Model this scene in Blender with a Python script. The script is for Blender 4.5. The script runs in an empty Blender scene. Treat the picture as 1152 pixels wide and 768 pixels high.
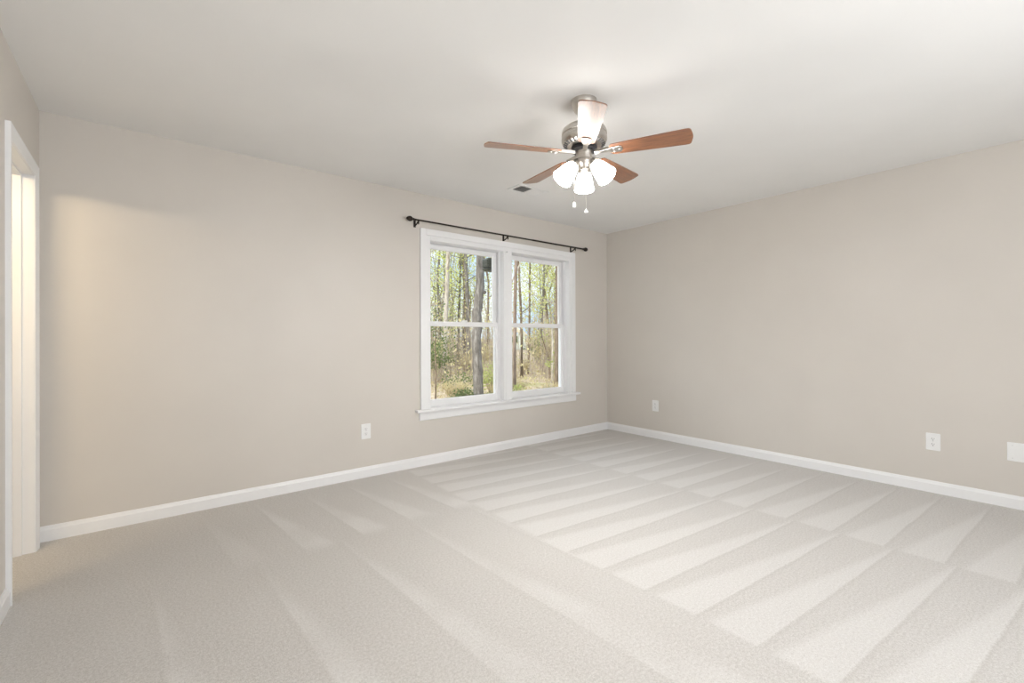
import bpy, bmesh, math, random
from mathutils import Vector, Matrix
random.seed(7)
S = bpy.context.scene
COL = S.collection

# ------------------------------------------------------------------ camera, world, lights, exposure
F_PX, YAW, PITCH, ROLL = 509.643, 0.6792, 0.0017, -0.0032
CAM = Vector((-4.4961, -3.6702, 1.1476))
cd = bpy.data.cameras.new('camera'); cam = bpy.data.objects.new('camera', cd); COL.objects.link(cam)
cd.sensor_width = 36.0; cd.lens = F_PX / 1152 * 36.0; cd.shift_y = -5.4737 / 1152; cd.clip_start = 0.02; cd.clip_end = 400
_f = Vector((math.sin(YAW), math.cos(YAW), 0)); _r = Vector((math.cos(YAW), -math.sin(YAW), 0)); _u = Vector((0, 0, 1))
_f2 = _f * math.cos(PITCH) + _u * math.sin(PITCH); _u2 = _u * math.cos(PITCH) - _f * math.sin(PITCH)
_r3 = _r * math.cos(ROLL) + _u2 * math.sin(ROLL); _u3 = _u2 * math.cos(ROLL) - _r * math.sin(ROLL)
cam.matrix_world = Matrix(((_r3.x, _u3.x, -_f2.x, CAM.x), (_r3.y, _u3.y, -_f2.y, CAM.y), (_r3.z, _u3.z, -_f2.z, CAM.z), (0, 0, 0, 1)))
S.camera = cam

S.view_settings.view_transform = 'Standard'; S.view_settings.look = 'None'
S.view_settings.exposure = 0.0; S.view_settings.gamma = 1.0; S.view_settings.use_curve_mapping = False

SKY_STRENGTH = 1.25
ZENITH_GAIN = 1.5
SUN_STRENGTH = 3.4
FILL_SUN_STRENGTH = 2.8
BACK_FILL_W = 88.0
HALL_W = 17.0
SHADE_EMIT = 18.0
BULB_EMIT = 1050.0

world = bpy.data.worlds.new('sky'); S.world = world; world.use_nodes = True
wn = world.node_tree.nodes; wl = world.node_tree.links
bg = wn['Background']
tcw = wn.new('ShaderNodeTexCoord'); mpw = wn.new('ShaderNodeMapping'); mpw.inputs['Scale'].default_value = (2.2, 2.2, 5.0)
nzw = wn.new('ShaderNodeTexNoise'); nzw.inputs['Scale'].default_value = 1.6; nzw.inputs['Detail'].default_value = 6
rmw = wn.new('ShaderNodeValToRGB')
rmw.color_ramp.elements[0].position = 0.42; rmw.color_ramp.elements[0].color = (0.50, 0.68, 0.90, 1)
rmw.color_ramp.elements[1].position = 0.62; rmw.color_ramp.elements[1].color = (0.93, 0.96, 1.0, 1)
wl.new(tcw.outputs['Generated'], mpw.inputs['Vector']); wl.new(mpw.outputs['Vector'], nzw.inputs['Vector'])
wl.new(nzw.outputs['Fac'], rmw.inputs['Fac']); wl.new(rmw.outputs['Color'], bg.inputs['Color'])
# bright hazy sky overhead, calmer toward the horizon
sepw = wn.new('ShaderNodeSeparateXYZ'); wl.new(tcw.outputs['Generated'], sepw.inputs[0])
mrw = wn.new('ShaderNodeMapRange'); mrw.interpolation_type = 'SMOOTHSTEP'
mrw.inputs['From Min'].default_value = 0.28; mrw.inputs['From Max'].default_value = 0.75
mrw.inputs['To Min'].default_value = SKY_STRENGTH; mrw.inputs['To Max'].default_value = SKY_STRENGTH * ZENITH_GAIN
wl.new(sepw.outputs['Z'], mrw.inputs['Value']); wl.new(mrw.outputs['Result'], bg.inputs['Strength'])

def lamp(name, kind, loc, energy, color, size=None, size_y=None, direction=None):
    l = bpy.data.lights.new(name, kind); l.energy = energy; l.color = color
    o = bpy.data.objects.new(name, l); COL.objects.link(o); o.location = loc
    if kind == 'AREA':
        l.shape = 'RECTANGLE'; l.size = size; l.size_y = size_y
    elif kind == 'POINT':
        l.shadow_soft_size = size
    if direction is not None:
        o.rotation_euler = Vector(direction).to_track_quat('-Z', 'Y').to_euler()
    return o
sun = lamp('sun', 'SUN', (0, 0, 20), SUN_STRENGTH, (1.0, 0.95, 0.86), direction=(0.80, 0.25, -0.52)); sun.data.angle = 0.02
# second sun lamp, added as broad soft fill to brighten the window end
fill_sun = lamp('soft_fill_sun', 'SUN', (0, 20, 20), FILL_SUN_STRENGTH, (0.93, 0.96, 1.0), direction=(0.10, -0.75, -0.62)); fill_sun.data.angle = 1.3
# added area light for windows assumed behind the camera, none of them modelled
lamp('added_fill_behind', 'AREA', (-3.0, -5.15, 1.45), BACK_FILL_W, (0.93, 0.96, 1.0), 3.0, 1.7, (0.0, 1.0, 0.30))
# warm lamp assumed in the adjoining room, seen only by what it lights through the doorway
lamp('assumed_adjoining_lamp', 'AREA', (-5.52, -1.12, 2.085), HALL_W, (1.0, 0.79, 0.50), 0.84, 0.06, (0.10, 0.75, -1.0))

# ------------------------------------------------------------------ node materials
class NT:
    def __init__(s, name):
        s.m = bpy.data.materials.new(name); s.m.use_nodes = True
        s.t = s.m.node_tree; s.n = s.t.nodes; s.l = s.t.links
        s.b = s.n['Principled BSDF']
    def node(s, typ, **kw):
        n = s.n.new(typ)
        for k, v in kw.items(): setattr(n, k, v)
        return n
    def put(s, sock, v):
        if hasattr(v, 'is_output') or hasattr(v, 'links'): s.l.new(v, sock)
        else: sock.default_value = v
    def math(s, op, a, b=0.0, c=None, clamp=False):
        n = s.node('ShaderNodeMath', operation=op, use_clamp=clamp)
        s.put(n.inputs[0], a); s.put(n.inputs[1], b)
        if c is not None: s.put(n.inputs[2], c)
        return n.outputs[0]
    def smooth(s, v, a, b):
        n = s.node('ShaderNodeMapRange', interpolation_type='SMOOTHSTEP')
        s.put(n.inputs['Value'], v); s.put(n.inputs['From Min'], a); s.put(n.inputs['From Max'], b)
        return n.outputs['Result']
    def noise(s, scale, detail=3, rough=0.5, vec=None, stretch=None):
        n = s.node('ShaderNodeTexNoise'); n.inputs['Scale'].default_value = scale
        n.inputs['Detail'].default_value = detail; n.inputs['Roughness'].default_value = rough
        if vec is None: vec = s.coords()
        if stretch is not None:
            mp = s.node('ShaderNodeMapping'); mp.inputs['Scale'].default_value = stretch
            s.l.new(vec, mp.inputs['Vector']); vec = mp.outputs['Vector']
        s.l.new(vec, n.inputs['Vector']); return n.outputs['Fac']
    def coords(s, which='Object'):
        if not hasattr(s, '_tc'): s._tc = s.node('ShaderNodeTexCoord')
        return s._tc.outputs[which]
    def mix(s, fac, a, b):
        n = s.node('ShaderNodeMix', data_type='RGBA')
        s.put(n.inputs[0], fac); s.put(n.inputs[6], a); s.put(n.inputs[7], b); return n.outputs[2]
    def ramp(s, fac, *stops):
        n = s.node('ShaderNodeValToRGB'); cr = n.color_ramp
        while len(cr.elements) < len(stops): cr.elements.new(0.5)
        for e, (p, c) in zip(cr.elements, stops): e.position = p; e.color = (*c, 1)
        s.l.new(fac, n.inputs['Fac']); return n.outputs['Color']
    def bump(s, h, strength, dist=0.01):
        n = s.node('ShaderNodeBump'); n.inputs['Strength'].default_value = strength; n.inputs['Distance'].default_value = dist
        s.l.new(h, n.inputs['Height']); s.l.new(n.outputs['Normal'], s.b.inputs['Normal'])
    def base(s, col, rough=0.5, metal=0.0, spec=0.5):
        if hasattr(col, 'links'): s.l.new(col, s.b.inputs['Base Color'])
        else: s.b.inputs['Base Color'].default_value = (*col, 1)
        s.put(s.b.inputs['Roughness'], rough); s.b.inputs['Metallic'].default_value = metal
        s.b.inputs['Specular IOR Level'].default_value = spec
        return s

def simple(name, col, rough=0.5, metal=0.0, spec=0.5, var=0.04, scale=30.0):
    t = NT(name)
    nz = t.noise(scale, 3)
    a = tuple(max(0, c * (1 - var)) for c in col); b = tuple(min(1, c * (1 + var)) for c in col)
    t.base(t.ramp(nz, (0.3, a), (0.7, b)), rough, metal, spec)
    return t.m

def paint(name, col, rough, bump=0.04, spec=0.4):
    t = NT(name)
    nz = t.noise(2.0, 2); a = tuple(c * 0.985 for c in col); b = tuple(min(1, c * 1.015) for c in col)
    t.base(t.ramp(nz, (0.3, a), (0.7, b)), rough, 0.0, spec)
    t.bump(t.noise(180, 2), bump, 0.002)
    return t.m

M = {}
M['wall'] = paint('greige_wall_paint', (0.652, 0.612, 0.560), 0.42)
M['ceiling'] = paint('ceiling_paint', (0.87, 0.865, 0.85), 0.85, 0.06, 0.2)
M['trim'] = paint('white_trim_paint', (0.86, 0.86, 0.86), 0.32, 0.01)
M['plastic'] = simple('white_plastic', (0.85, 0.85, 0.84), 0.35, var=0.01)
M['slot'] = simple('dark_slot', (0.10, 0.10, 0.10), 0.6)
M['screw'] = simple('painted_screw', (0.70, 0.70, 0.69), 0.35, 0.3)
M['bronze'] = simple('oil_rubbed_bronze', (0.030, 0.022, 0.017), 0.42, 0.6, var=0.2)
M['black'] = simple('black_metal', (0.018, 0.018, 0.020), 0.4, 0.3, var=0.2)
M['duct_shade'] = simple('duct_shade_grey', (0.30, 0.30, 0.30), 0.8)
M['carpet_under'] = M['trim']

def nickel():
    t = NT('brushed_nickel')
    nz = t.noise(40, 3, 0.6, stretch=(1, 1, 14))
    t.base(t.ramp(nz, (0.3, (0.50, 0.47, 0.43)), (0.7, (0.66, 0.63, 0.59))), 0.28, 1.0); return t.m
M['nickel'] = nickel()

def wood():
    t = NT('walnut_fan_blade')
    nz = t.noise(9, 5, 0.62, stretch=(1.0, 9.0, 9.0))
    fine = t.noise(60, 3, 0.6, stretch=(0.6, 10, 10))
    v = t.math('ADD', t.math('MULTIPLY', nz, 0.75), t.math('MULTIPLY', fine, 0.25))
    t.base(t.ramp(v, (0.30, (0.095, 0.036, 0.018)), (0.50, (0.215, 0.083, 0.034)), (0.68, (0.35, 0.140, 0.055))), 0.40, 0.0, 0.65)
    t.b.inputs['Coat Weight'].default_value = 0.9; t.b.inputs['Coat Roughness'].default_value = 0.30
    t.bump(fine, 0.05, 0.001); return t.m
M['wood'] = wood()

def shade_mat():
    t = NT('frosted_glass_lit')
    t.base((0.95, 0.94, 0.92), 0.35)
    lw = t.node('ShaderNodeLayerWeight'); lw.inputs['Blend'].default_value = 0.3
    t.b.inputs['Emission Color'].default_value = (1.0, 0.97, 0.93, 1)
    t.b.inputs['Emission Strength'].default_value = SHADE_EMIT
    return t.m
M['shade'] = shade_mat()
def bulb_mat():
    t = NT('lit_bulb'); t.base((0.95, 0.95, 0.93), 0.4)
    t.b.inputs['Emission Color'].default_value = (1.0, 0.975, 0.94, 1); t.b.inputs['Emission Strength'].default_value = BULB_EMIT
    return t.m
M['bulb'] = bulb_mat()

def glass():
    m = bpy.data.materials.new('window_glass'); m.use_nodes = True
    n = m.node_tree.nodes; l = m.node_tree.links; n.clear()
    out = n.new('ShaderNodeOutputMaterial'); mx = n.new('ShaderNodeMixShader'); tr = n.new('ShaderNodeBsdfTransparent')
    gl = n.new('ShaderNodeBsdfGlossy'); gl.inputs['Roughness'].default_value = 0.02
    fr = n.new('ShaderNodeFresnel'); fr.inputs['IOR'].default_value = 1.25
    tr.inputs['Color'].default_value = (0.98, 0.99, 0.985, 1)
    l.new(fr.outputs[0], mx.inputs[0]); l.new(tr.outputs[0], mx.inputs[1]); l.new(gl.outputs[0], mx.inputs[2]); l.new(mx.outputs[0], out.inputs[0])
    return m
M['glass'] = glass()

def carpet():
    """Cut pile carpet: the pile is brushed by vacuum strokes into wedges (lighter where it lies toward the window)."""
    t = NT('cut_pile_carpet')
    sep = t.node('ShaderNodeSeparateXYZ'); t.l.new(t.coords(), sep.inputs[0]); x, y = sep.outputs[0], sep.outputs[1]
    wob = t.math('MULTIPLY', t.math('SUBTRACT', t.noise(1.3, 2), 0.5), 0.12)
    wob2 = t.math('MULTIPLY', t.math('SUBTRACT', t.noise(7.0, 2), 0.5), 0.03)
    w = t.math('ADD', wob, wob2)
    def band(v, a, b, s=0.02):
        return t.math('MULTIPLY', t.smooth(v, a - s, a + s), t.math('SUBTRACT', 1.0, t.smooth(v, b - s, b + s)))
    def teeth(across, along, x0, x1, pitch, phase, slant, fill, edge_dark=True):
        """wedges: wide at along = x0, a point at along = x1"""
        v = t.math('DIVIDE', t.math('SUBTRACT', along, x0), x1 - x0)
        u = t.math('ADD', t.math('ADD', across, t.math('MULTIPLY', v, slant)), t.math('MULTIPLY', w, 0.22))
        u = t.math('FRACT', t.math('DIVIDE', t.math('ADD', u, phase), pitch))
        lim = t.math('MULTIPLY', t.math('SUBTRACT', 1.0, v), fill)
        d = t.math('SUBTRACT', lim, u)
        light = t.smooth(d, -0.10, 0.12)
        light = t.math('MULTIPLY', light, t.smooth(u, 0.0, 0.03))
        line = t.math('MULTIPLY', t.smooth(u, 0.90, 0.985), t.math('SUBTRACT', 1.0, t.smooth(u, 0.985, 1.0)))
        return light, line
    xw = t.math('ADD', x, t.math('MULTIPLY', w, 0.35)); yw = t.math('ADD', y, t.math('MULTIPLY', w, 0.5))
    # strokes toward the right wall (two rows), strokes toward the window wall (two rows), long strokes elsewhere
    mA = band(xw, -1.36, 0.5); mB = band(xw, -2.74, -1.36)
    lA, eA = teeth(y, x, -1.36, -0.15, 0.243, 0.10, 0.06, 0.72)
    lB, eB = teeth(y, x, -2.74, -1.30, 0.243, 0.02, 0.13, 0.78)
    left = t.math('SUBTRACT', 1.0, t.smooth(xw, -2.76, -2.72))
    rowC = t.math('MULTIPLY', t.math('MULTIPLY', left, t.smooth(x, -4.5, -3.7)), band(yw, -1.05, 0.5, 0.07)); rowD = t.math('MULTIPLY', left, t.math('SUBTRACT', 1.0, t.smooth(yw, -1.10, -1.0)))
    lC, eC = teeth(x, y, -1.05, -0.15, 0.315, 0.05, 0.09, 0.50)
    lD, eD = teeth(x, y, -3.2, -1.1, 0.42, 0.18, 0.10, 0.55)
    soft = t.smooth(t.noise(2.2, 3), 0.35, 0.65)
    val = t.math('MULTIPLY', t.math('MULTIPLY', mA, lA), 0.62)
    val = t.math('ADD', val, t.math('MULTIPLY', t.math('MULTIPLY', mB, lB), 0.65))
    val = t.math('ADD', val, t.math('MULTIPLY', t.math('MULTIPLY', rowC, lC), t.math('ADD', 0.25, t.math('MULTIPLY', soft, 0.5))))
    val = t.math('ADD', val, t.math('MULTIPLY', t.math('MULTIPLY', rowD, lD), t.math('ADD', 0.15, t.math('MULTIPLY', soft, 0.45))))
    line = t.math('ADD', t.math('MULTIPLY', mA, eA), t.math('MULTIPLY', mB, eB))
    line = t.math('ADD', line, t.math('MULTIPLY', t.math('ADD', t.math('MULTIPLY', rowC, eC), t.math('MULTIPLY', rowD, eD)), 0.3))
    blot = t.math('MULTIPLY', t.math('SUBTRACT', t.noise(3.0, 3), 0.5), 0.28)
    val = t.math('ADD', val, blot)
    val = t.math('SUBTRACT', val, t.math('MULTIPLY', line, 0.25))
    pile = t.noise(260, 2, 0.7); tuft = t.noise(95, 4, 0.75)
    grain = t.math('ADD', t.math('MULTIPLY', pile, 0.5), t.math('MULTIPLY', tuft, 0.5))
    val = t.math('ADD', val, t.math('MULTIPLY', t.math('SUBTRACT', grain, 0.5), 8.0))
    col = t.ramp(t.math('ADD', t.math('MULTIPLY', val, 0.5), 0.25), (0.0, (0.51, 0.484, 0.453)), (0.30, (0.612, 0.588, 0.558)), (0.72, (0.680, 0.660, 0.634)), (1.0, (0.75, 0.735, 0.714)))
    t.base(col, 0.95, 0.0, 0.1)
    t.b.inputs['Sheen Weight'].default_value = 0.15
    t.bump(grain, 0.55, 0.006)
    return t.m
M['carpet'] = carpet()

def bark(name, c0, c1, c2, scale=14):
    t = NT(name)
    nz = t.noise(scale, 5, 0.65, stretch=(1, 1, 0.22)); n2 = t.noise(3.0, 3)
    v = t.math('ADD', t.math('MULTIPLY', nz, 0.75), t.math('MULTIPLY', n2, 0.25))
    t.base(t.ramp(v, (0.34, c0), (0.50, c1), (0.66, c2)), 0.9, 0, 0.1)
    t.bump(nz, 0.5, 0.03); return t.m
M['bark_grey'] = bark('grey_bark', (0.09, 0.08, 0.07), (0.20, 0.18, 0.16), (0.38, 0.355, 0.325))
M['bark_pale'] = bark('pale_bark', (0.32, 0.27, 0.22), (0.52, 0.46, 0.39), (0.72, 0.67, 0.60))
M['bark_brown'] = bark('brown_bark', (0.10, 0.075, 0.05), (0.21, 0.16, 0.115), (0.36, 0.29, 0.22))
M['bark_red'] = bark('reddish_bark', (0.15, 0.105, 0.08), (0.28, 0.21, 0.165), (0.42, 0.34, 0.28))

def leaf(name, *cols, scale=0.6):
    m = bpy.data.materials.new(name); m.use_nodes = True
    t = NT.__new__(NT); t.m = m; t.t = m.node_tree; t.n = t.t.nodes; t.l = t.t.links; t.b = t.n['Principled BSDF']
    nz = t.noise(scale, 4, 0.75)
    n = len(cols)
    c = t.ramp(nz, *[(0.30 + 0.40 * i / (n - 1), cc) for i, cc in enumerate(cols)])
    t.base(c, 0.7, 0, 0.2)
    tr = t.node('ShaderNodeBsdfTranslucent'); t.l.new(c, tr.inputs['Color'])
    mx = t.node('ShaderNodeMixShader'); mx.inputs[0].default_value = 0.4
    out = [q for q in t.n if q.type == 'OUTPUT_MATERIAL'][0]
    t.l.new(t.b.outputs[0], mx.inputs[1]); t.l.new(tr.outputs[0], mx.inputs[2]); t.l.new(mx.outputs[0], out.inputs[0])
    return m
M['leaf_spring'] = leaf('spring_leaves', (0.42, 0.48, 0.13), (0.64, 0.67, 0.22), (0.76, 0.77, 0.38), scale=1.5)
M['leaf_green'] = leaf('green_leaves', (0.26, 0.32, 0.10), (0.46, 0.50, 0.18), (0.62, 0.63, 0.30), scale=2.5)
M['leaf_holly'] = leaf('evergreen_leaves', (0.07, 0.10, 0.04), (0.16, 0.21, 0.08), (0.30, 0.33, 0.15), scale=4)
M['leaf_tan'] = leaf('tan_brush_leaves', (0.42, 0.33, 0.20), (0.62, 0.53, 0.32), (0.70, 0.68, 0.34), scale=0.9)
M['twig'] = simple('dry_twigs', (0.46, 0.38, 0.30), 0.9, var=0.35, scale=1.0)

def ground_mat():
    t = NT('leaf_litter_ground')
    nz = t.noise(5.0, 6, 0.7); n2 = t.noise(0.5, 3)
    c = t.ramp(nz, (0.32, (0.23, 0.17, 0.11)), (0.48, (0.46, 0.36, 0.25)), (0.64, (0.66, 0.54, 0.41)))
    g = t.mix(t.smooth(n2, 0.55, 0.78), c, (0.40, 0.38, 0.19, 1))
    t.base(g, 0.95, 0, 0.1); t.bump(nz, 0.6, 0.05); return t.m
M['ground'] = ground_mat()
M['siding'] = simple('pale_siding', (0.72, 0.76, 0.70), 0.6, var=0.04)
M['roof'] = simple('light_roof', (0.82, 0.76, 0.66), 0.7)
M['feeder'] = simple('weathered_dark_box', (0.075, 0.08, 0.06), 0.7, var=0.45, scale=60)

# ------------------------------------------------------------------ mesh helpers
def box(bm, x0, x1, y0, y1, z0, z1):
    vs = [bm.verts.new((x, y, z)) for x in (x0, x1) for y in (y0, y1) for z in (z0, z1)]
    for f in ((0, 1, 3, 2), (4, 6, 7, 5), (0, 4, 5, 1), (2, 3, 7, 6), (0, 2, 6, 4), (1, 5, 7, 3)):
        bm.faces.new([vs[i] for i in f])
def prism(bm, pts, axis, a, b):
    """closed 2D outline extruded along axis (0 x, 1 y, 2 z) from a to b"""
    def P(p, v):
        q = list(p); q.insert(axis, v); return q
    A = [bm.verts.new(P(p, a)) for p in pts]; B = [bm.verts.new(P(p, b)) for p in pts]
    n = len(pts)
    bm.faces.new(A); bm.faces.new(B[::-1])
    for i in range(n): bm.faces.new((A[i], B[i], B[(i + 1) % n], A[(i + 1) % n]))
def lathe(bm, prof, seg=32, mat=None, cap=True):
    rings = []
    for r, z in prof:
        ring = [bm.verts.new((r * math.cos(2 * math.pi * i / seg), r * math.sin(2 * math.pi * i / seg), z)) for i in range(seg)]
        if mat is not None:
            for v in ring: v.co = mat @ v.co
        rings.append(ring)
    for a, b in zip(rings, rings[1:]):
        for i in range(seg): bm.faces.new((a[i], a[(i + 1) % seg], b[(i + 1) % seg], b[i]))
    if cap:
        bm.faces.new(rings[0][::-1]); bm.faces.new(rings[-1])
def tube(bm, pts, radii, seg=8):
    pts = [Vector(p) for p in pts]
    if not hasattr(radii, '__len__'): radii = [radii] * len(pts)
    rings = []
    for i, p in enumerate(pts):
        d = (pts[min(i + 1, len(pts) - 1)] - pts[max(i - 1, 0)]).normalized()
        ref = Vector((1, 0, 0)) if abs(d.x) < 0.9 else Vector((0, 1, 0))
        s = d.cross(ref).normalized(); q = d.cross(s)
        rings.append([bm.verts.new(p + (s * math.cos(2 * math.pi * k / seg) + q * math.sin(2 * math.pi * k / seg)) * radii[i]) for k in range(seg)])
    for a, b in zip(rings, rings[1:]):
        for k in range(seg): bm.faces.new((a[k], a[(k + 1) % seg], b[(k + 1) % seg], b[k]))
    bm.faces.new(rings[0][::-1]); bm.faces.new(rings[-1])
def obj(name, bm, mat, parent=None, smooth=False, bevel=0.0, loc=None, segs=2):
    me = bpy.data.meshes.new(name)
    bmesh.ops.recalc_face_normals(bm, faces=bm.faces)
    bm.to_mesh(me); bm.free(); me.materials.append(mat)
    if smooth:
        for p in me.polygons: p.use_smooth = True
    o = bpy.data.objects.new(name, me); COL.objects.link(o)
    if parent is not None: o.parent = parent
    if loc is not None: o.location = loc
    if bevel:
        b = o.modifiers.new('bevel', 'BEVEL'); b.width = bevel; b.segments = segs; b.limit_method = 'ANGLE'; b.angle_limit = 0.6
    return o
def autosmooth(o, deg=35):
    me = o.data
    for p in me.polygons: p.use_smooth = True
    me.set_sharp_from_angle(angle=math.radians(deg))
    return o
def struct(o): o['kind'] = 'structure'; return o
def tag(o, label, cat, group=None):
    o['label'] = label; o['category'] = cat
    if group: o['group'] = group
    return o
def thing(name, label, cat, loc=(0, 0, 0), group=None):
    o = bpy.data.objects.new(name, None); COL.objects.link(o); o.location = loc; o.empty_display_size = 0.1
    return tag(o, label, cat, group)
def copy_tree(o, parent=None):
    c = o.copy(); COL.objects.link(c)
    if parent is not None: c.parent = parent
    for ch in list(o.children): copy_tree(ch, c)
    return c
B = bmesh.new

# ------------------------------------------------------------------ room shell
H = 2.44; XL = -4.966; YF = -5.3; WT = 0.18
WX0, WX1, WZ0, WZ1 = -2.50, -0.68, 0.50, 2.04           # rough opening of the double window
def wall_with_hole(name, axis_rect, hole, thick0, thick1, along):
    bm = B(); (a0, a1, z0, z1) = axis_rect; (h0, h1, k0, k1) = hole
    for (p0, p1, q0, q1) in ((a0, h0, z0, z1), (h1, a1, z0, z1), (h0, h1, z0, k0), (h0, h1, k1, z1)):
        if p1 - p0 < 1e-4 or q1 - q0 < 1e-4: continue
        if along == 'x': box(bm, p0, p1, thick0, thick1, q0, q1)
        else: box(bm, thick0, thick1, p0, p1, q0, q1)
    return struct(obj(name, bm, M['wall']))
wall_with_hole('wall_back', (XL - 2.6, 0.18, -0.3, H + 0.2), (WX0, WX1, WZ0, WZ1), 0.0, WT, 'x')
bm = B(); box(bm, 0, 0.18, YF - 0.2, 0.0, -0.3, H + 0.2); struct(obj('wall_right', bm, M['wall']))
DY0, DY1, DZ = -0.765, -0.140, 2.045                      # rough opening of the doorway
wall_with_hole('wall_left', (YF, 0.0, -0.3, H + 0.2), (DY0, DY1, -0.004, DZ), XL - 0.115, XL, 'y')
bm = B(); box(bm, XL - 2.6, 0.0, YF - 0.2, YF, -0.3, H + 0.2); struct(obj('wall_front', bm, M['wall']))
bm = B(); box(bm, XL - 2.6, XL - 2.45, YF, 0.0, -0.3, H + 0.2); box(bm, XL - 2.45, XL - 0.115, -2.75, -2.6, 0.0, H)
struct(obj('wall_adjoining', bm, M['wall']))
bm = B(); box(bm, XL - 2.6, 0.18, YF - 0.2, 0.18, -0.3, -0.0005); struct(obj('subfloor', bm, M['trim'])); bpy.data.objects['subfloor'].name = 'floor_slab'
bm = B()
vs = [bm.verts.new(p) for p in ((XL - 2.45, YF, 0), (0, YF, 0), (0, 0, 0), (XL - 2.45, 0, 0))]; bm.faces.new(vs)
struct(obj('floor', bm, M['carpet']))
bm = B(); box(bm, XL - 2.6, 0.18, YF - 0.2, 0.18, H, H + 0.2); struct(obj('ceiling', bm, M['ceiling']))

BBH, BBT = 0.0855, 0.014
BBP = [(0, 0), (BBT, 0), (BBT, BBH - 0.022), (BBT - 0.004, BBH - 0.014), (BBT - 0.007, BBH - 0.004), (BBT - 0.009, BBH), (0, BBH)]
bm = B(); prism(bm, [(-d, z) for d, z in BBP], 0, XL, 0.0); struct(obj('baseboard_back', bm, M['trim']))
bm = B(); prism(bm, [(-d, z) for d, z in BBP], 1, YF, 0.0); struct(obj('baseboard_right', bm, M['trim']))
bm = B(); prism(bm, [(XL + d, z) for d, z in BBP], 1, YF, -0.803); struct(obj('baseboard_left', bm, M['trim']))

# ------------------------------------------------------------------ double window
OX = [(-2.49, -1.65), (-1.54, -0.69)]; OZ0, OZ1 = 0.505, 2.03
bm = B()   # flat casing boards with a back band: jambs, head and the wide centre mullion
CX0, CX1, CZ1 = -2.592, -0.592, 2.13
def cas_strip_x(bm, x0, x1, z0, z1, t): box(bm, x0, x1, -t, 0.0, z0, z1)
cas_strip_x(bm, CX0, CX0 + 0.058, OZ0, CZ1, 0.020); cas_strip_x(bm, CX0 + 0.058, OX[0][0], OZ0, CZ1 - 0.058, 0.013)
cas_strip_x(bm, CX1 - 0.058, CX1, OZ0, CZ1, 0.020); cas_strip_x(bm, OX[1][1], CX1 - 0.058, OZ0, CZ1 - 0.058, 0.013)
cas_strip_x(bm, CX0 + 0.058, CX1 - 0.058, CZ1 - 0.058, CZ1, 0.020); cas_strip_x(bm, OX[0][0], OX[1][1], OZ1, CZ1 - 0.058, 0.013)
cas_strip_x(bm, OX[0][1], OX[1][0], OZ0, OZ1, 0.013)
cas_strip_x(bm, OX[0][1] + 0.024, OX[1][0] - 0.024, OZ0, OZ1, 0.017)
trim1 = struct(obj('trim_1', bm, M['trim'], bevel=0.003))
bm = B(); prism(bm, [(-0.050, 0.484), (-0.050, 0.500), (-0.046, 0.505), (0.070, 0.505), (0.070, 0.482), (-0.046, 0.480)], 0, -2.640, -0.540)
obj('window_stool', bm, M['trim'], trim1, bevel=0.002)
bm = B(); prism(bm, [(0, 0.406), (-0.012, 0.406), (-0.016, 0.414), (-0.016, 0.480), (0, 0.480)], 0, -2.602, -0.584)
obj('window_apron', bm, M['trim'], trim1)
bm = B(); tube(bm, [(-1.618, -0.017, 2.025), (-1.618, -0.030, 2.025), (-1.618, -0.034, 2.018)], 0.005, 8)
obj('cup_hook', bm, M['screw'], trim1, smooth=True)

def sash(parent, name, x0, x1, z0, z1, y0, y1, top, bot, stile=0.044):
    bm = B()
    box(bm, x0, x0 + stile, y0, y1, z0, z1); box(bm, x1 - stile, x1, y0, y1, z0, z1)
    box(bm, x0 + stile, x1 - stile, y0, y1, z0, z0 + bot); box(bm, x0 + stile, x1 - stile, y0, y1, z1 - top, z1)
    s = obj(name, bm, M['trim'], parent, bevel=0.004)
    bm = B(); ym = (y0 + y1) / 2; box(bm, x0 + stile - 0.004, x1 - stile + 0.004, ym - 0.002, ym + 0.002, z0 + bot - 0.004, z1 - top + 0.004)
    obj('pane', bm, M['glass'], s)
    return s
for i, (x0, x1) in enumerate(OX):
    bm = B()   # jamb box lining the opening
    jl = WX0 if i == 0 else -1.595; jr = -1.595 if i == 0 else WX1
    box(bm, jl, x0, 0.0, 0.17, WZ0, WZ1); box(bm, x1, jr, 0.0, 0.17, WZ0, WZ1)
    box(bm, x0, x1, 0.0, 0.17, OZ1, WZ1); box(bm, x0, x1, 0.07, 0.19, WZ0, OZ0)
    for a, b in ((x0, x0 + 0.012), (x1 - 0.012, x1)):          # stops beside the sash tracks
        box(bm, a, b, 0.052, 0.068, OZ0, OZ1)
    w = struct(obj('window_%d' % (i + 1), bm, M['trim']))
    sash(w, 'lower_sash', x0 + 0.002, x1 - 0.002, OZ0, 1.300, 0.070, 0.100, 0.046, 0.066)
    sash(w, 'upper_sash', x0 + 0.002, x1 - 0.002, 1.256, OZ1 - 0.002, 0.106, 0.136, 0.048, 0.044)
    xm = (x0 + x1) / 2
    bm = B(); box(bm, xm - 0.03, xm + 0.03, 0.074, 0.098, 1.300, 1.308); lathe(bm, [(0.014, 1.308), (0.012, 1.318)], 16, Matrix.Translation((xm, 0.086, 0))); box(bm, xm - 0.004, xm + 0.032, 0.080, 0.090, 1.310, 1.318)
    obj('sash_lock', bm, M['trim'], w)

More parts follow.
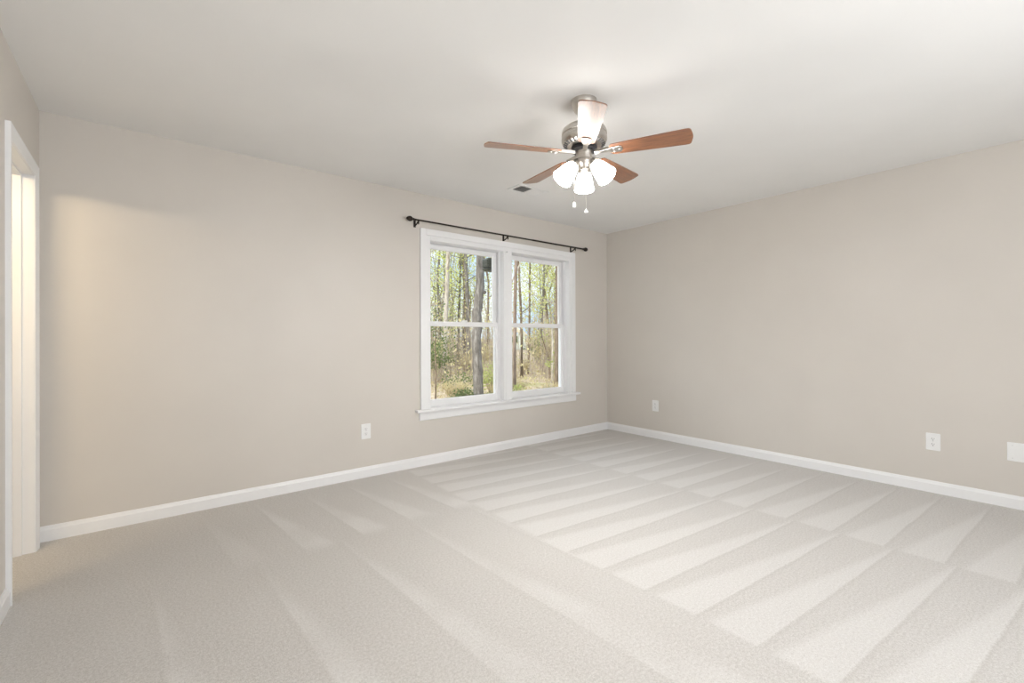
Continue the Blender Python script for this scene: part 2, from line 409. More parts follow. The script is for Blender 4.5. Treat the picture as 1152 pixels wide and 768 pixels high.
# ------------------------------------------------------------------ doorway and the door standing open in the next room
bm = B()
PROF = [(0.0, 0.0), (0.0, 0.018), (0.010, 0.019), (0.018, 0.016), (0.040, 0.012), (0.052, 0.009), (0.057, 0.006), (0.057, 0.0)]  # from outer edge inward
yo0, yo1, zo = -0.800, -0.100, 2.086
prism(bm, [(XL + t, yo0 + d) for d, t in PROF], 2, 0.0, zo - 0.03)
prism(bm, [(XL + t * 0.75, yo1 - d) for d, t in PROF], 2, 0.0, zo - 0.03)
# head casing with mitred corners: loft between the two end outlines
def mitre_head(bm):
    A = [bm.verts.new((XL + t, yo0 + d, zo - d)) for d, t in PROF]; C = [bm.verts.new((XL + t * 0.75, yo1 - d, zo - d)) for d, t in PROF]
    n = len(PROF); bm.faces.new(A); bm.faces.new(C[::-1])
    for i in range(n): bm.faces.new((A[i], C[i], C[(i + 1) % n], A[(i + 1) % n]))
    for s, y, f in ((1, yo0, 1.0), (-1, yo1, 0.75)):
        P = [bm.verts.new((XL + t * f, y + s * d, zo - 0.03)) for d, t in PROF]; Q = [bm.verts.new((XL + t * f, y + s * d, zo - d)) for d, t in PROF]
        bm.faces.new(P); bm.faces.new(Q[::-1])
        for i in range(n): bm.faces.new((P[i], Q[i], Q[(i + 1) % n], P[(i + 1) % n]))
mitre_head(bm)
trim2 = struct(obj('trim_2', bm, M['trim']))
bm = B(); xa, xb = XL - 0.117, XL
box(bm, xa, xb, DY0, DY0 + 0.019, 0, DZ); box(bm, xa, xb, DY1 - 0.019, DY1, 0, DZ); box(bm, xa, xb, DY0 + 0.019, DY1 - 0.019, DZ - 0.019, DZ)
sx0, sx1 = XL - 0.078, XL - 0.045
box(bm, sx0, sx1, DY0 + 0.019, DY0 + 0.030, 0, DZ - 0.019); box(bm, sx0, sx1, DY1 - 0.030, DY1 - 0.019, 0, DZ - 0.019); box(bm, sx0, sx1, DY0 + 0.030, DY1 - 0.030, DZ - 0.030, DZ - 0.019)
obj('door_jamb', bm, M['trim'], trim2, bevel=0.0015)
# six panel door leaf, opened square into the next room against the far jamb
bm = B(); dx1 = XL - 0.122; dx0 = dx1 - 0.58; dy0, dy1 = -0.196, -0.161; dz0, dz1 = 0.012, 2.02
box(bm, dx0, dx1, dy0, dy1, dz0, dz1)
d1 = struct(obj('door_1', bm, M['trim'], bevel=0.002))
bm = B(); st = 0.10; mid = (dx0 + dx1) / 2
for (za, zb) in ((0.24, 0.80), (0.93, 1.52), (1.64, 1.90)):
    for (p, q) in ((dx0 + st, mid - 0.04), (mid + 0.04, dx1 - st)):
        prism(bm, [(p, za), (q, za), (q, zb), (p, zb)], 1, dy0 - 0.004, dy0 + 0.002)
        prism(bm, [(p + 0.03, za + 0.03), (q - 0.03, za + 0.03), (q - 0.03, zb - 0.03), (p + 0.03, zb - 0.03)], 1, dy0 - 0.009, dy0 - 0.003)
obj('panel', bm, M['trim'], d1, bevel=0.004)
bm = B(); R = Matrix.Translation((dx0 + 0.06, dy0, 0.94)) @ Matrix.Rotation(math.pi / 2, 4, 'X')
lathe(bm, [(0.030, 0.0), (0.030, 0.006), (0.012, 0.010), (0.011, 0.030), (0.024, 0.040), (0.028, 0.052), (0.020, 0.064), (0.004, 0.068)], 20, R)
obj('knob', bm, M['nickel'], d1, smooth=True)

# ------------------------------------------------------------------ ceiling fan with three lights
FX, FY = -2.630, -1.993
fan = thing('ceiling_fan', 'five blade ceiling fan with brushed nickel motor and three lit frosted shades', 'ceiling fan', (FX, FY, 0))
bm = B(); lathe(bm, [(0.069, 2.440), (0.069, 2.432), (0.066, 2.420), (0.060, 2.398), (0.050, 2.380), (0.034, 2.370), (0.014, 2.368)], 40)
autosmooth(obj('canopy', bm, M['nickel'], fan))
bm = B(); lathe(bm, [(0.0125, 2.372), (0.0125, 2.318), (0.024, 2.316), (0.026, 2.300)], 24); autosmooth(obj('downrod', bm, M['nickel'], fan))
bm = B(); lathe(bm, [(0.024, 2.306), (0.060, 2.304), (0.098, 2.294), (0.116, 2.280), (0.123, 2.262), (0.123, 2.252), (0.119, 2.249), (0.119, 2.240),
                     (0.123, 2.237), (0.124, 2.222), (0.120, 2.210), (0.108, 2.198), (0.088, 2.190), (0.064, 2.187)], 48)
mot = autosmooth(obj('motor_housing', bm, M['nickel'], fan))
bm = B()
for k in range(30):      # cooling slots round the underside of the motor
    a = 2 * math.pi * k / 30; bmt = Matrix.Rotation(a, 4, 'Z')
    p = [Vector((0.094, -0.004, 2.1905)), Vector((0.113, -0.005, 2.2005)), Vector((0.113, 0.005, 2.2005)), Vector((0.094, 0.004, 2.1905))]
    A = [bm.verts.new(bmt @ (q + Vector((0.0012, 0, -0.0020)))) for q in p]; C = [bm.verts.new(bmt @ (q + Vector((-0.004, 0, 0.006)))) for q in p]
    bm.faces.new(A); bm.faces.new(C[::-1])
    for i in range(4): bm.faces.new((A[i], C[i], C[(i + 1) % 4], A[(i + 1) % 4]))
obj('cooling_slots', bm, M['slot'], mot)
bm = B(); lathe(bm, [(0.066, 2.188), (0.070, 2.184), (0.070, 2.166), (0.060, 2.160), (0.044, 2.160)], 40); autosmooth(obj('flywheel', bm, M['black'], fan))
bm = B(); lathe(bm, [(0.046, 2.164), (0.047, 2.158), (0.044, 2.150), (0.043, 2.118), (0.048, 2.112), (0.050, 2.104), (0.046, 2.092), (0.034, 2.078), (0.020, 2.068),
                     (0.012, 2.064), (0.010, 2.054), (0.013, 2.050), (0.010, 2.043), (0.003, 2.039)], 40)
autosmooth(obj('switch_housing', bm, M['nickel'], fan))

def blade_mesh():
    r0, r1, w0, w1, th = 0.140, 0.558, 0.043, 0.064, 0.0055
    up = []
    n = 10
    for i in range(n + 1):
        s = i / n; r = r0 + (0.515 - r0) * s
        up.append((r, w0 + (w1 - w0) * (s ** 0.85)))
    tip = [(0.532, w1 - 0.0005), (0.540, w1 - 0.004), (0.545, w1 - 0.011), (0.5500, 0.032), (0.5535, 0.014), (0.5545, 0.0)]
    half = [(r0 - 0.0, w0 - 0.012), (r0 + 0.010, w0)] + up[1:] + tip
    out = half + [(x, -y) for x, y in half[:-1][::-1]]
    bm = B(); prism(bm, out, 2, -th / 2, th / 2); return bm
def iron_mesh():
    bm = B()
    prism(bm, [(0.150, -0.024), (0.192, -0.026), (0.204, -0.018), (0.207, 0.0), (0.204, 0.018), (0.192, 0.026), (0.150, 0.024), (0.128, 0.013), (0.128, -0.013)], 2, -0.0075, -0.0032)
    prism(bm, [(0.056, -0.013), (0.100, -0.011), (0.136, -0.016), (0.136, 0.016), (0.100, 0.011), (0.056, 0.013)], 2, -0.0065, 0.010)
    return bm
blade0 = None
PHASE = math.radians(10)
for k in range(5):
    if blade0 is None:
        blade0 = obj('blade', blade_mesh(), M['wood'], fan, bevel=0.0012)
        ir = obj('blade_iron', iron_mesh(), M['nickel'], blade0, bevel=0.0015)
        bm = B()
        for (px, py) in ((0.162, -0.013), (0.162, 0.013), (0.190, 0.0)): lathe(bm, [(0.0045, -0.0072), (0.0042, -0.0095), (0.002, -0.0102)], 10, Matrix.Translation((px, py, 0)))
        obj('screw', bm, M['screw'], blade0, smooth=True)
        b = blade0
    else:
        b = copy_tree(blade0, fan)
    b.location = (0, 0, 2.152); b.rotation_euler = (Matrix.Rotation(PHASE + k * 2 * math.pi / 5, 3, 'Z') @ Matrix.Rotation(math.radians(-12), 3, 'X')).to_euler()

def lamp_frame(az):
    """frame at a lamp's neck: +Z runs out along the shade's axis"""
    tilt = math.radians(40)
    return Matrix.Rotation(az, 4, 'Z') @ Matrix.Translation((0.060, 0, 2.086)) @ Matrix.Rotation(math.pi - tilt, 4, 'Y')
hold0 = shade0 = None
for k in range(3):
    az = math.radians(42 + 120 * k)
    if shade0 is None:
        bm = B(); prof = [(0.024, 0.006), (0.028, 0.011), (0.034, 0.023), (0.041, 0.044), (0.0465, 0.070), (0.0505, 0.094), (0.0550, 0.112), (0.0565, 0.118), (0.0540, 0.119), (0.048, 0.094), (0.044, 0.070), (0.0385, 0.044), (0.0315, 0.025), (0.025, 0.015), (0.004, 0.012)]
        lathe(bm, prof, 36)
        shade0 = autosmooth(obj('lamp_shade', bm, M['shade'], fan), 60)
        bm = B(); lathe(bm, [(0.008, 0.013), (0.012, 0.020), (0.013, 0.045), (0.022, 0.066), (0.027, 0.086), (0.024, 0.102), (0.012, 0.108), (0.003, 0.110)], 20)
        obj('bulb', bm, M['bulb'], shade0, smooth=True)
        bm = B(); lathe(bm, [(0.010, -0.038), (0.012, -0.030), (0.020, -0.018), (0.026, -0.006), (0.031, 0.004), (0.032, 0.012), (0.030, 0.014), (0.024, 0.014)], 28)
        hold0 = autosmooth(obj('shade_holder', bm, M['nickel'], fan))
        s, h = shade0, hold0
    else:
        s = copy_tree(shade0, fan); h = copy_tree(hold0, fan)
    for q in (s, h): q.matrix_basis = lamp_frame(az)
def pull_chain(dx, dy, z0, z1, fobprof):
    bm = B(); n = int((z0 - z1) / 0.0052)
    tube(bm, [(dx * 0.8, dy * 0.8, z0 + 0.004), (dx, dy, z0), (dx, dy, z1)], 0.0008, 5)
    for i in range(n):
        lathe(bm, [(0.0006, -0.0018), (0.0018, 0.0), (0.0006, 0.0018)], 6, Matrix.Translation((dx, dy, z1 + i * 0.0052)))
    c = obj('pull_chain', bm, M['nickel'], fan, smooth=True)
    bm = B(); lathe(bm, fobprof, 16, Matrix.Translation((dx, dy, z1))); obj('fob', bm, M['plastic'], c, smooth=True)
pull_chain(-0.0555 * 0.778, 0.0555 * 0.628, 2.108, 1.882, [(0.002, 0.004), (0.006, 0.0), (0.009, -0.010), (0.010, -0.022), (0.006, -0.027), (0.001, -0.028)])
pull_chain(-0.052 * 0.628, -0.052 * 0.778, 2.108, 1.826, [(0.002, 0.004), (0.006, -0.001), (0.010, -0.006), (0.010, -0.012), (0.003, -0.015)])

# ------------------------------------------------------------------ ceiling register
vent = thing('ceiling_vent', 'small white two way ceiling vent behind the fan, its left half dark', 'vent', (-1.882, -0.665, H))
VX, VY = 0.166, 0.085; IX, IY = 0.132, 0.060
bm = B()
for (a, b, c, d) in ((-VX, VX, -VY, -IY), (-VX, VX, IY, VY), (-VX, -IX, -IY, IY), (IX, VX, -IY, IY)): box(bm, a, b, c, d, -0.006, 0.0)
box(bm, -0.006, 0.006, -IY, IY, -0.008, 0.0)
obj('frame', bm, M['plastic'], vent, bevel=0.002)
bm = B(); box(bm, -IX, IX, -IY, IY, -0.0012, -0.0002); obj('duct_shade_plate', bm, M['duct_shade'], vent)  # dark flat plate standing in for the shade inside the duct
for nm, s in (('louver_bank', -1), ('louver_bank', 1)):
    bm = B()
    for i in range(8):
        xc = s * (0.016 + i * 0.0150)
        lo = 0.0055 * s
        prism(bm, [(xc + lo, -0.0085), (xc + lo + 0.001, -0.0085), (xc - lo + 0.001, -0.0014), (xc - lo, -0.0014)], 1, -IY, IY)
    obj(nm, bm, M['plastic'], vent)

# ------------------------------------------------------------------ curtain rod
rod = thing('curtain_rod', 'thin dark bronze curtain rod with oval finials above the window', 'curtain rod', (-1.61, -0.072, 2.178))
bm = B(); tube(bm, [(-1.075, 0, 0), (1.100, 0, 0)], 0.0075, 14); obj('pole', bm, M['bronze'], rod, smooth=True)
bm = B(); tube(bm, [(0.30, 0, 0), (1.098, 0, 0)], 0.0088, 14); obj('outer_pole', bm, M['bronze'], rod, smooth=True)
for s, x in ((-1, -1.070), (1, 1.095)):
    bm = B(); R = Matrix.Translation((x, 0, 0)) @ Matrix.Rotation(s * math.pi / 2, 4, 'Y')
    lathe(bm, [(0.010, 0.0), (0.013, 0.004), (0.010, 0.008), (0.009, 0.013), (0.016, 0.020), (0.022, 0.032), (0.0235, 0.042), (0.020, 0.056), (0.013, 0.067), (0.005, 0.074), (0.001, 0.076)], 24, R)
    obj('finial', bm, M['bronze'], rod, smooth=True)
for x in (-1.031, -0.034, 0.955):
    bm = B()
    prism(bm, [(x - 0.011, -0.052), (x + 0.011, -0.052), (x + 0.011, 0.018), (x - 0.011, 0.018)], 1, 0.069, 0.072)
    tube(bm, [(x, 0.070, -0.038), (x, 0.045, -0.034), (x, 0.020, -0.024), (x, 0.0, -0.011)], [0.0065, 0.006, 0.006, 0.0065], 10)
    tube(bm, [(x, 0.012, 0.004), (x, 0.011, -0.006), (x, 0.0, -0.0115), (x, -0.011, -0.006), (x, -0.012, 0.004)], 0.0040, 8)
    tube(bm, [(x, -0.003, -0.010), (x, -0.006, -0.026), (x, -0.004, -0.040)], [0.007, 0.0065, 0.004], 10)
    obj('bracket', bm, M['bronze'], rod, bevel=0.001)

# ------------------------------------------------------------------ outlets
def rounded(w, h, r, n=5):
    pts = []
    for cx, cy, a0 in ((w - r, h - r, 0), (-w + r, h - r, 90), (-w + r, -h + r, 180), (w - r, -h + r, 270)):
        for i in range(n): a = math.radians(a0 + 90 * i / (n - 1)); pts.append((cx + r * math.cos(a), cy + r * math.sin(a)))
    return pts
def outlet(label, loc, rz, name='wall_outlet', w=0.040, h=0.0625, blank=False, group=None):
    """plate lies in its own XZ plane, facing -Y"""
    t = thing(name, label, 'outlet' if not blank else 'wall plate', loc, group); t.rotation_euler = (0, 0, rz)
    bm = B(); prism(bm, rounded(w, h, 0.006), 1, -0.006, 0.0); obj('plate', bm, M['plastic'], t, bevel=0.0025)
    if blank:
        for sx in (-0.035, 0.035):
            for sz in (-0.042, 0.042):
                bm = B(); lathe(bm, [(0.0035, 0.0055), (0.0033, 0.0068), (0.001, 0.0072)], 12, Matrix.Translation((sx, 0, sz)) @ Matrix.Rotation(math.pi / 2, 4, 'X')); obj('screw', bm, M['screw'], t)
        return t
    for sz in (-0.0195, 0.0195):
        bm = B()
        pts = [(0.0165 * math.cos(a) * 1.02, max(-0.0138, min(0.0138, 0.0175 * math.sin(a))) + sz) for a in [2 * math.pi * i / 24 for i in range(24)]]
        prism(bm, pts, 1, -0.0085, -0.0055); rc = obj('receptacle', bm, M['plastic'], t, bevel=0.001)
        bm = B()
        box(bm, -0.0078, -0.0053, -0.0089, -0.008, sz + 0.000, sz + 0.0095); box(bm, 0.0053, 0.0078, -0.0089, -0.008, sz + 0.0015, sz + 0.0085)
        lathe(bm, [(0.0030, 0.008), (0.0030, 0.0089)], 10, Matrix.Translation((0, 0, sz - 0.007)) @ Matrix.Rotation(math.pi / 2, 4, 'X'))
        obj('slots', bm, M['slot'], rc)
    bm = B(); lathe(bm, [(0.0035, 0.0055), (0.0033, 0.0068), (0.001, 0.0072)], 12, Matrix.Rotation(math.pi / 2, 4, 'X')); obj('screw', bm, M['screw'], t)
    return t
outlet('white duplex outlet low on the window wall, left of the window', (-3.087, 0, 0.377), 0)
outlet('small white outlet low on the right wall nearest the far corner', (0, -0.691, 0.367), -math.pi / 2)
outlet('white duplex outlet low on the right wall beside the blank plate', (0, -3.022, 0.372), -math.pi / 2)
outlet('wide white blank plate on the right wall, cut by the picture edge', (0, -3.449, 0.375), -math.pi / 2, 'wall_plate', 0.060, 0.0625, True)

# ------------------------------------------------------------------ woods outside
GZ = -0.60
def gz(x, y):
    d = math.hypot(x + 1.6, y)
    return GZ + 0.05 * math.sin(0.5 * x + 0.3) * math.cos(0.43 * y) + (0.012 * max(0, d - 30))
bm = B(); NX, NY = 70, 60; grid = []
for j in range(NY + 1):
    y = 0.181 + (j / NY) ** 1.6 * 110; row = []
    for i in range(NX + 1):
        x = -40 + 150 * i / NX; row.append(bm.verts.new((x, y, gz(x, y))))
    grid.append(row)
for j in range(NY):
    for i in range(NX): bm.faces.new((grid[j][i], grid[j][i + 1], grid[j + 1][i + 1], grid[j + 1][i]))
struct(obj('ground', bm, M['ground'], smooth=True))

def leaves(bm, centers, count, spread, size, rng):
    for _ in range(count):
        c = rng.choice(centers)
        p = Vector(c) + Vector((rng.gauss(0, spread), rng.gauss(0, spread), rng.gauss(0, spread * 0.7)))
        n = Vector((rng.gauss(0, 1), rng.gauss(0, 1), rng.gauss(0, 1))).normalized()
        a = n.orthogonal().normalized(); b = n.cross(a); s = size * rng.uniform(0.6, 1.3)
        q = [p - a * s * 0.5, p + b * s * 0.28, p + a * s * 0.5, p - b * s * 0.28]
        bm.faces.new([bm.verts.new(v) for v in q])
def curve_pts(base, pts):
    return [Vector(base) + Vector(p) for p in pts]
def tree(label, base, trunk_pts, radii, mat, rng, nbr=10, zr=(2.0, 8.0), nleaf=900, leafmat='leaf_spring', lsize=0.10, spread=0.55, blen=1.8, knots=(), group=None, name='woodland_tree'):
    """trunk, branches and foliage of one tree; base is the foot on the ground"""
    t = thing(name, label, 'tree', base, group)
    # finer trunk outline
    P = [Vector(p) for p in trunk_pts]; fine, fr = [], []
    for i in range(len(P) - 1):
        for s in range(5):
            k = s / 5; w = P[i].lerp(P[i + 1], k) + Vector((rng.gauss(0, radii[i] * 0.06), rng.gauss(0, radii[i] * 0.06), 0)); fine.append(w); fr.append((radii[i] + (radii[i + 1] - radii[i]) * k) * rng.uniform(0.94, 1.06))
    fine.append(P[-1]); fr.append(radii[-1])
    fr[0] *= 1.45; fr[1] *= 1.1
    bm = B(); tube(bm, fine, fr, 12)
    for (p, r) in knots: bmesh.ops.create_icosphere(bm, subdivisions=2, radius=r, matrix=Matrix.Translation(p))
    ends = []
    for _ in range(nbr):
        z = rng.uniform(*zr); i = min(range(len(fine)), key=lambda q: abs(fine[q].z - z)); a = rng.uniform(0, 2 * math.pi); L = blen * rng.uniform(0.5, 1.2)
        s = fine[i]; d = Vector((math.cos(a), math.sin(a), rng.uniform(0.15, 0.8))).normalized()
        mid = s + d * L * 0.5 + Vector((0, 0, rng.uniform(-0.1, 0.2))); e = s + d * L + Vector((rng.gauss(0, .15), rng.gauss(0, .15), rng.uniform(0, 0.4)))
        r0 = fr[i] * 0.28; tube(bm, [s, mid, e], [r0, r0 * 0.6, r0 * 0.2], 5)
        ends += [mid, e, e]
        for _k in range(2):
            e2 = mid + Vector((rng.gauss(0, .4), rng.gauss(0, .4), rng.uniform(-0.1, 0.6))) * L * 0.5; tube(bm, [mid, e2], [r0 * 0.4, r0 * 0.12], 4); ends.append(e2)
    obj('trunk', bm, mat, t, smooth=True)
    if nleaf:
        bm = B(); leaves(bm, ends, nleaf, spread, lsize, rng); obj('foliage', bm, M[leafmat], t)
    return t
rng = random.Random(11)
def foot(x, y): return (x, y, gz(x, y) - 0.03)
R_ = Vector((0.778, -0.628, 0))   # sideways as seen from the room
def lean(*oz):  # (sideways metres, height) -> trunk points
    return [tuple(R_ * o + Vector((0, 0, z))) for o, z in oz]
tree('thick grey trunk with rough bark outside the left half of the window', foot(2.50, 6.45),
     lean((0.02, 0), (-0.03, 0.9), (-0.05, 1.8), (-0.03, 2.5), (0.05, 3.2), (0.06, 4.2), (0.03, 6), (0.1, 11)), [0.140, 0.135, 0.130, 0.132, 0.118, 0.098, 0.09, 0.05],
     M['bark_grey'], rng, 7, (5.5, 10.5), 500, knots=((R_ * 0.17 + Vector((0, 0, 3.05)), 0.055),))
tree('slim pale trunk left of the thick grey one', foot(4.72, 12.03),
     lean((0, 0), (0.03, 1), (0.06, 2.2), (0.10, 3.4), (0.17, 5.2), (0.20, 8), (0.3, 12)), [0.085, 0.082, 0.085, 0.082, 0.078, 0.06, 0.02], M['bark_pale'], rng, 12, (2.6, 9), 900)
tree('dark thin sapling nearest the left edge of the window', foot(1.71, 7.39), lean((0, 0), (0.02, 0.8), (0.0, 1.6), (0.05, 2.6)), [0.022, 0.02, 0.015, 0.006],
     M['bark_brown'], rng, 9, (0.9, 2.4), 380, 'leaf_holly', 0.07, 0.2, 0.5, name='sapling')
tree('upright dark trunk just left of the thick grey trunk, further back', foot(9.73, 18.26), lean((0, 0), (0.05, 3), (-0.05, 7), (0.1, 13)), [0.09, 0.085, 0.07, 0.03], M['bark_brown'], rng, 14, (3.0, 11), 1100, 'leaf_spring', 0.13)
tree('grey trunk partly hidden by the thick grey trunk, seen at its upper left', foot(8.75, 16.45), lean((0, 0), (0.0, 3), (-0.1, 6), (0.0, 12)), [0.12, 0.11, 0.10, 0.04], M['bark_grey'], rng, 10, (4, 11), 700, 'leaf_spring', 0.13)
tree('reddish trunk hugging the left edge of the right half of the window', foot(4.38, 7.21), lean((0, 0), (0.0, 1.2), (0.02, 2.4), (0.07, 4.6), (0.1, 9)), [0.060, 0.056, 0.054, 0.05, 0.03], M['bark_red'], rng, 7, (4.4, 8.5), 350)
tree('straight dark trunk beside the reddish one', foot(8.39, 11.64), lean((0, 0), (0.02, 1.5), (-0.02, 3.2), (-0.12, 5.2), (-0.1, 11)), [0.062, 0.058, 0.052, 0.045, 0.02], M['bark_brown'], rng, 11, (2.2, 9), 700)
tree('slender trunk in the middle of the right half of the window', foot(9.96, 12.94), lean((0, 0), (0.03, 2), (0.05, 4), (0.08, 6), (0.0, 11)), [0.055, 0.05, 0.045, 0.04, 0.02], M['bark_brown'], rng, 11, (2.2, 9), 800)
tree('leafy slender trunk at centre right of the right half of the window', foot(13.1, 15.4), lean((0, 0), (-0.05, 2), (0.1, 4.5), (0.2, 7), (0.3, 12)), [0.075, 0.07, 0.06, 0.05, 0.02], M['bark_grey'], rng, 16, (2.2, 9), 1500, 'leaf_spring', 0.12)
tree('dark brown trunk near the right edge of the window', foot(6.07, 7.08), lean((0, 0), (0.0, 1.2), (0.03, 2.5), (0.06, 4.2), (0.05, 9)), [0.075, 0.070, 0.070, 0.068, 0.04], M['bark_brown'], rng, 8, (4.2, 8.5), 450)
tree('short pale trunk close against the dark brown one', foot(7.36, 8.62), lean((0, 0), (0.02, 0.8), (0.02, 1.6), (-0.02, 2.2)), [0.048, 0.045, 0.04, 0.02], M['bark_pale'], rng, 4, (1.4, 2.1), 160, 'leaf_tan', 0.08, 0.25, 0.6)
tree('crooked leaning dark stem at lower right of the window', foot(8.2, 9.8), lean((0.12, 0), (0.10, 0.5), (0.05, 1.0), (-0.18, 1.7), (-0.32, 2.4)), [0.032, 0.03, 0.028, 0.02, 0.008], M['bark_brown'], rng, 6, (1.0, 2.2), 160, 'leaf_green', 0.08, 0.25, 0.6, name='sapling')
# pale dead limb leaning through the top of the right pane
bm = B(); p0 = Vector(foot(6.9, 11.1)); tube(bm, [p0, p0 + R_ * -0.05 + Vector((0, 0, 2.4)), p0 + R_ * 0.25 + Vector((0, 0, 3.7)), p0 + R_ * 0.75 + Vector((0, 0, 4.8)), p0 + R_ * 1.1 + Vector((0, 0, 5.9))], [0.05, 0.045, 0.035, 0.025, 0.01], 8)
o = obj('leaning_tree', bm, M['bark_pale'], smooth=True); tag(o, 'pale bare tree leaning to the right behind the upper right pane', 'tree')

# background trees, three kinds copied through the wood
LBL = 'slender woodland tree far back among many others beyond the window'
protos = []
for k in range(4):
    rr = random.Random(50 + k)
    pts = [(0, 0, 0)] + [(rr.gauss(0, .06) * z, rr.gauss(0, .06) * z * 0.5, z) for z in (2.5, 5, 8, 12)]
    protos.append(tree(LBL, (0, 0, 0), pts, [0.085, 0.078, 0.066, 0.05, 0.015], M[('bark_brown', 'bark_grey', 'bark_pale', 'bark_brown')[k]], rr, 20, (1.8, 11), (900, 750, 420, 1000)[k], ('leaf_spring', 'leaf_spring', 'leaf_green', 'leaf_green')[k], 0.11, 0.75, 2.2, group='background woodland trees'))
FWD = Vector((0.628, 0.778, 0))
rb = random.Random(5); placed = 0; used = set()
while placed < 74:
    d = 20 + 40 * rb.random() ** 0.9; px = rb.uniform(390, 720)
    p = CAM + FWD * d + R_ * (d * (px - 576) / F_PX)
    if d > 18 and 563 < px < 601: continue
    k = rb.randrange(4); t = protos[k] if k not in used else copy_tree(protos[k]); used.add(k)
    t.location = foot(p.x, p.y); t.rotation_euler = (0, 0, rb.uniform(0, 6.28)); s = rb.uniform(0.75, 1.25); t.scale = (s, s, s * rb.uniform(0.9, 1.15)); placed += 1

# shrubs on the woodland floor
def shrub(label, loc, w, h, nl, leafmat, rr, lsize=0.07, group=None):
    t = thing('shrub', label, 'shrub', loc, group)
    ends = []; bm = B()
    for _ in range(16):
        a = rr.uniform(0, 6.28); e = Vector((math.cos(a) * w * rr.uniform(.2, 1), math.sin(a) * w * rr.uniform(.2, 1), h * rr.uniform(.5, 1)))
        m = e * 0.5 + Vector((0, 0, h * .12)); tube(bm, [(0, 0, 0), m, e], [0.012, 0.008, 0.003], 4); ends += [m, e, e]
    obj('stems', bm, M['twig'], t)
    bm = B(); leaves(bm, ends, nl, w * 0.22, lsize, rr); obj('foliage', bm, M[leafmat], t); return t
def at(px, d):
    p = CAM + FWD * d + R_ * (d * (px - 576) / F_PX); return foot(p.x, p.y)
rs = random.Random(21)
shrub('rounded pale green shrub at bottom of left pane before the thick trunk', at(509, 13.0), 0.45, 0.55, 700, 'leaf_tan', rs)
shrub('green clump at the foot of the thick grey trunk', at(520, 12.0), 0.3, 0.42, 450, 'leaf_holly', rs)
shrub('dark evergreen shrub at the left edge of the left pane', at(494, 17), 0.6, 1.75, 900, 'leaf_holly', rs, 0.09)
shrub('dark twiggy brush pile left of the thick grey trunk', at(519, 15), 0.7, 0.6, 420, 'leaf_holly', rs)
shrub('yellow green bush right of the thick grey trunk', at(552, 14), 0.6, 1.0, 800, 'leaf_green', rs)
shrub('low green clump at bottom left of right pane', at(582, 13.5), 0.3, 0.4, 260, 'leaf_green', rs)
shrub('tall tan bush behind the crooked stem at lower right', at(612, 21), 0.9, 2.2, 1100, 'leaf_tan', rs, 0.09)
sp = [shrub('bushy undergrowth shrub among many on the woodland floor beyond the window', (0, 0, 0), 0.7, 1.2, 700, m, random.Random(70 + i), 0.10, 'undergrowth shrubs') for i, m in enumerate(('leaf_tan', 'leaf_holly', 'leaf_green'))]
used = set()
for i in range(46):
    d = 15 + 30 * rs.random(); px = rs.uniform(400, 710)
    if d > 24 and 566 < px < 598: px += 34
    k = rs.randrange(3)
    t = sp[k] if k not in used else copy_tree(sp[k]); used.add(k)
    t.location = at(px, d); t.rotation_euler = (0, 0, rs.uniform(0, 6.28)); s = rs.uniform(0.6, 1.5); t.scale = (s, s, s)

for i in range(26):
    px = rs.uniform(430, 690); px += 30 if 522 < px < 552 else 0
    t = copy_tree(sp[(0, 1, 0, 2)[rs.randrange(4)]]); t.location = at(px, 10.5 + 6 * rs.random())
    t.rotation_euler = (0, 0, rs.uniform(0, 6.28)); s = rs.uniform(0.22, 0.45); t.scale = (s, s, s)

# brush: thin stems and leaves nobody could count
bm = B(); rr = random.Random(3)
for _ in range(2600):
    d = 17 + 40 * rr.random(); px = rr.uniform(395, 715)
    if 570 < px < 595 and d < 55 and rr.random() < 0.8: continue
    x, y, z = at(px, d); h = rr.uniform(0.8, 3.8)
    tube(bm, [(x, y, z), (x + rr.gauss(0, .12), y + rr.gauss(0, .12), z + h * .55), (x + rr.gauss(0, .3), y + rr.gauss(0, .3), z + h)], [0.014, 0.011, 0.004], 3)
o = obj('brush', bm, M['twig']); tag(o, 'dense thin brush stems filling the woods beyond the window', 'brush'); o['kind'] = 'stuff'
bm = B()
for _ in range(15000):
    d = 15 + 48 * rr.random(); px = rr.uniform(395, 715)
    if 570 < px < 595 and 25 < d < 55: continue
    x, y, z = at(px, d)
    leaves(bm, [(x, y, z + 0.1 + 3.0 * rr.random() ** 1.5)], 1, 0.05, 0.13, rr)
o = obj('brush_leaves', bm, M['leaf_tan']); tag(o, 'tan and yellow green leaves speckling the brush beyond the window', 'leaves'); o['kind'] = 'stuff'
bm = B()
for _ in range(4000):
    d = 10 + 20 * rr.random(); x, y, z = at(rr.uniform(430, 690), d)
    leaves(bm, [(x, y, z + 0.07)], 1, 0.02, 0.10, rr)
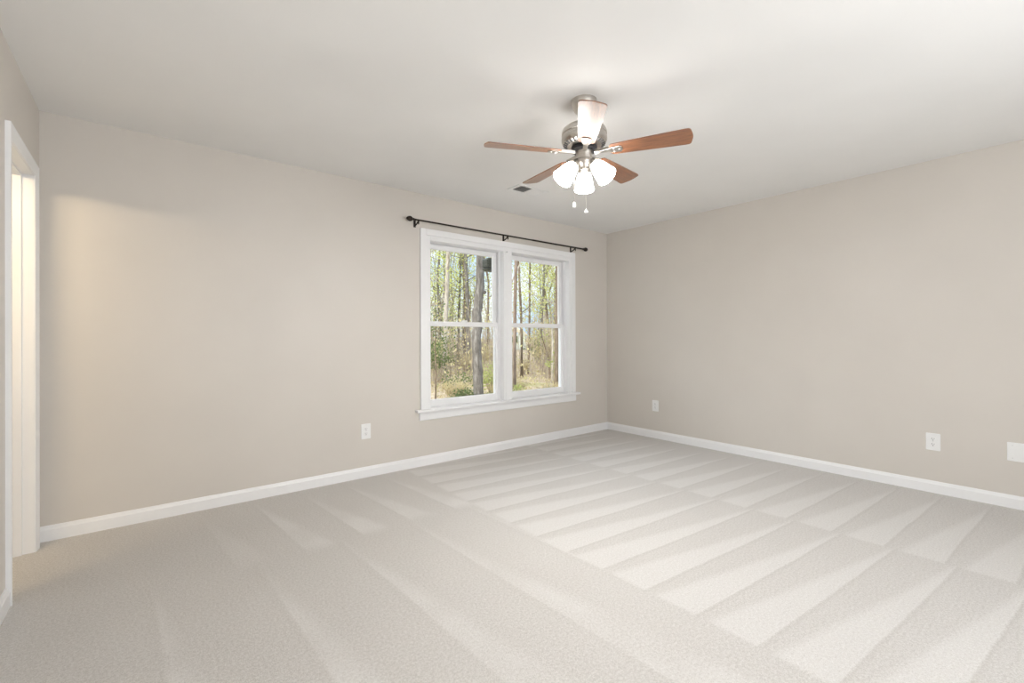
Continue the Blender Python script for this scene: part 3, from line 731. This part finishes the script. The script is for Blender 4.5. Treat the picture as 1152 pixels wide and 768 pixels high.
o = obj('leaf_litter', bm, M['leaf_tan']); tag(o, 'dry leaf litter scattered on the ground outside the window', 'leaf litter'); o['kind'] = 'stuff'

# pale outbuilding seen between the trunks
hx, hy, hz = at(574, 55)
house = thing('outbuilding', 'pale gabled outbuilding glimpsed between trunks in the right window half', 'building', (hx, hy, hz)); house.rotation_euler = (0, 0, -YAW)
bm = B(); prism(bm, [(-2.0, 0), (1.95, 0), (1.95, 1.75), (1.35, 2.45), (0.78, 1.9), (0.0, 2.2), (-2.0, 2.2)], 1, 0, 4); obj('walls', bm, M['siding'], house)
bm = B(); prism(bm, [(-0.3, 2.1), (0.65, 3.05), (1.45, 2.2), (1.2, 2.2), (0.65, 2.8), (0.0, 2.1)], 1, -0.3, 4.2); prism(bm, [(0.9, 2.02), (1.42, 2.62), (2.15, 1.8), (1.95, 1.75), (1.40, 2.40), (1.0, 1.95)], 1, -0.3, 4.2)
prism(bm, [(0.0, 2.15), (0.65, 2.8), (1.25, 2.15)], 1, 0.0, 4.0); obj('roof', bm, M['roof'], house)
bm = B(); prism(bm, [(0.2, 0.9), (0.9, 0.9), (0.9, 1.7), (0.2, 1.7)], 1, -0.03, 0.02); obj('window', bm, M['leaf_holly'], house)

# dark box hanging outside the left pane
fb = thing('hanging_box', 'small dark box with a slot hung outside the upper left pane', 'box', (-1.632, 0.25, 1.915))
bm = B(); prism(bm, [(-0.070, 0.055), (-0.050, 0.076), (0.060, 0.076), (0.060, -0.022), (-0.070, -0.022)], 1, -0.045, 0.045); obj('body', bm, M['feeder'], fb, bevel=0.006)
bm = B(); prism(bm, [(-0.070, -0.032), (0.060, -0.032), (0.060, -0.062), (-0.045, -0.062), (-0.068, -0.048)], 1, -0.045, 0.045); obj('tray', bm, M['feeder'], fb, bevel=0.004)
bm = B(); box(bm, -0.055, 0.050, -0.035, 0.035, -0.033, -0.021); obj('slot', bm, M['black'], fb)
bm = B(); tube(bm, [(0.045, -0.07, 0.06), (0.045, 0.0, 0.06)], 0.006, 8); box(bm, 0.025, 0.065, -0.072, -0.058, 0.02, 0.10); obj('hanger', bm, M['black'], fb)
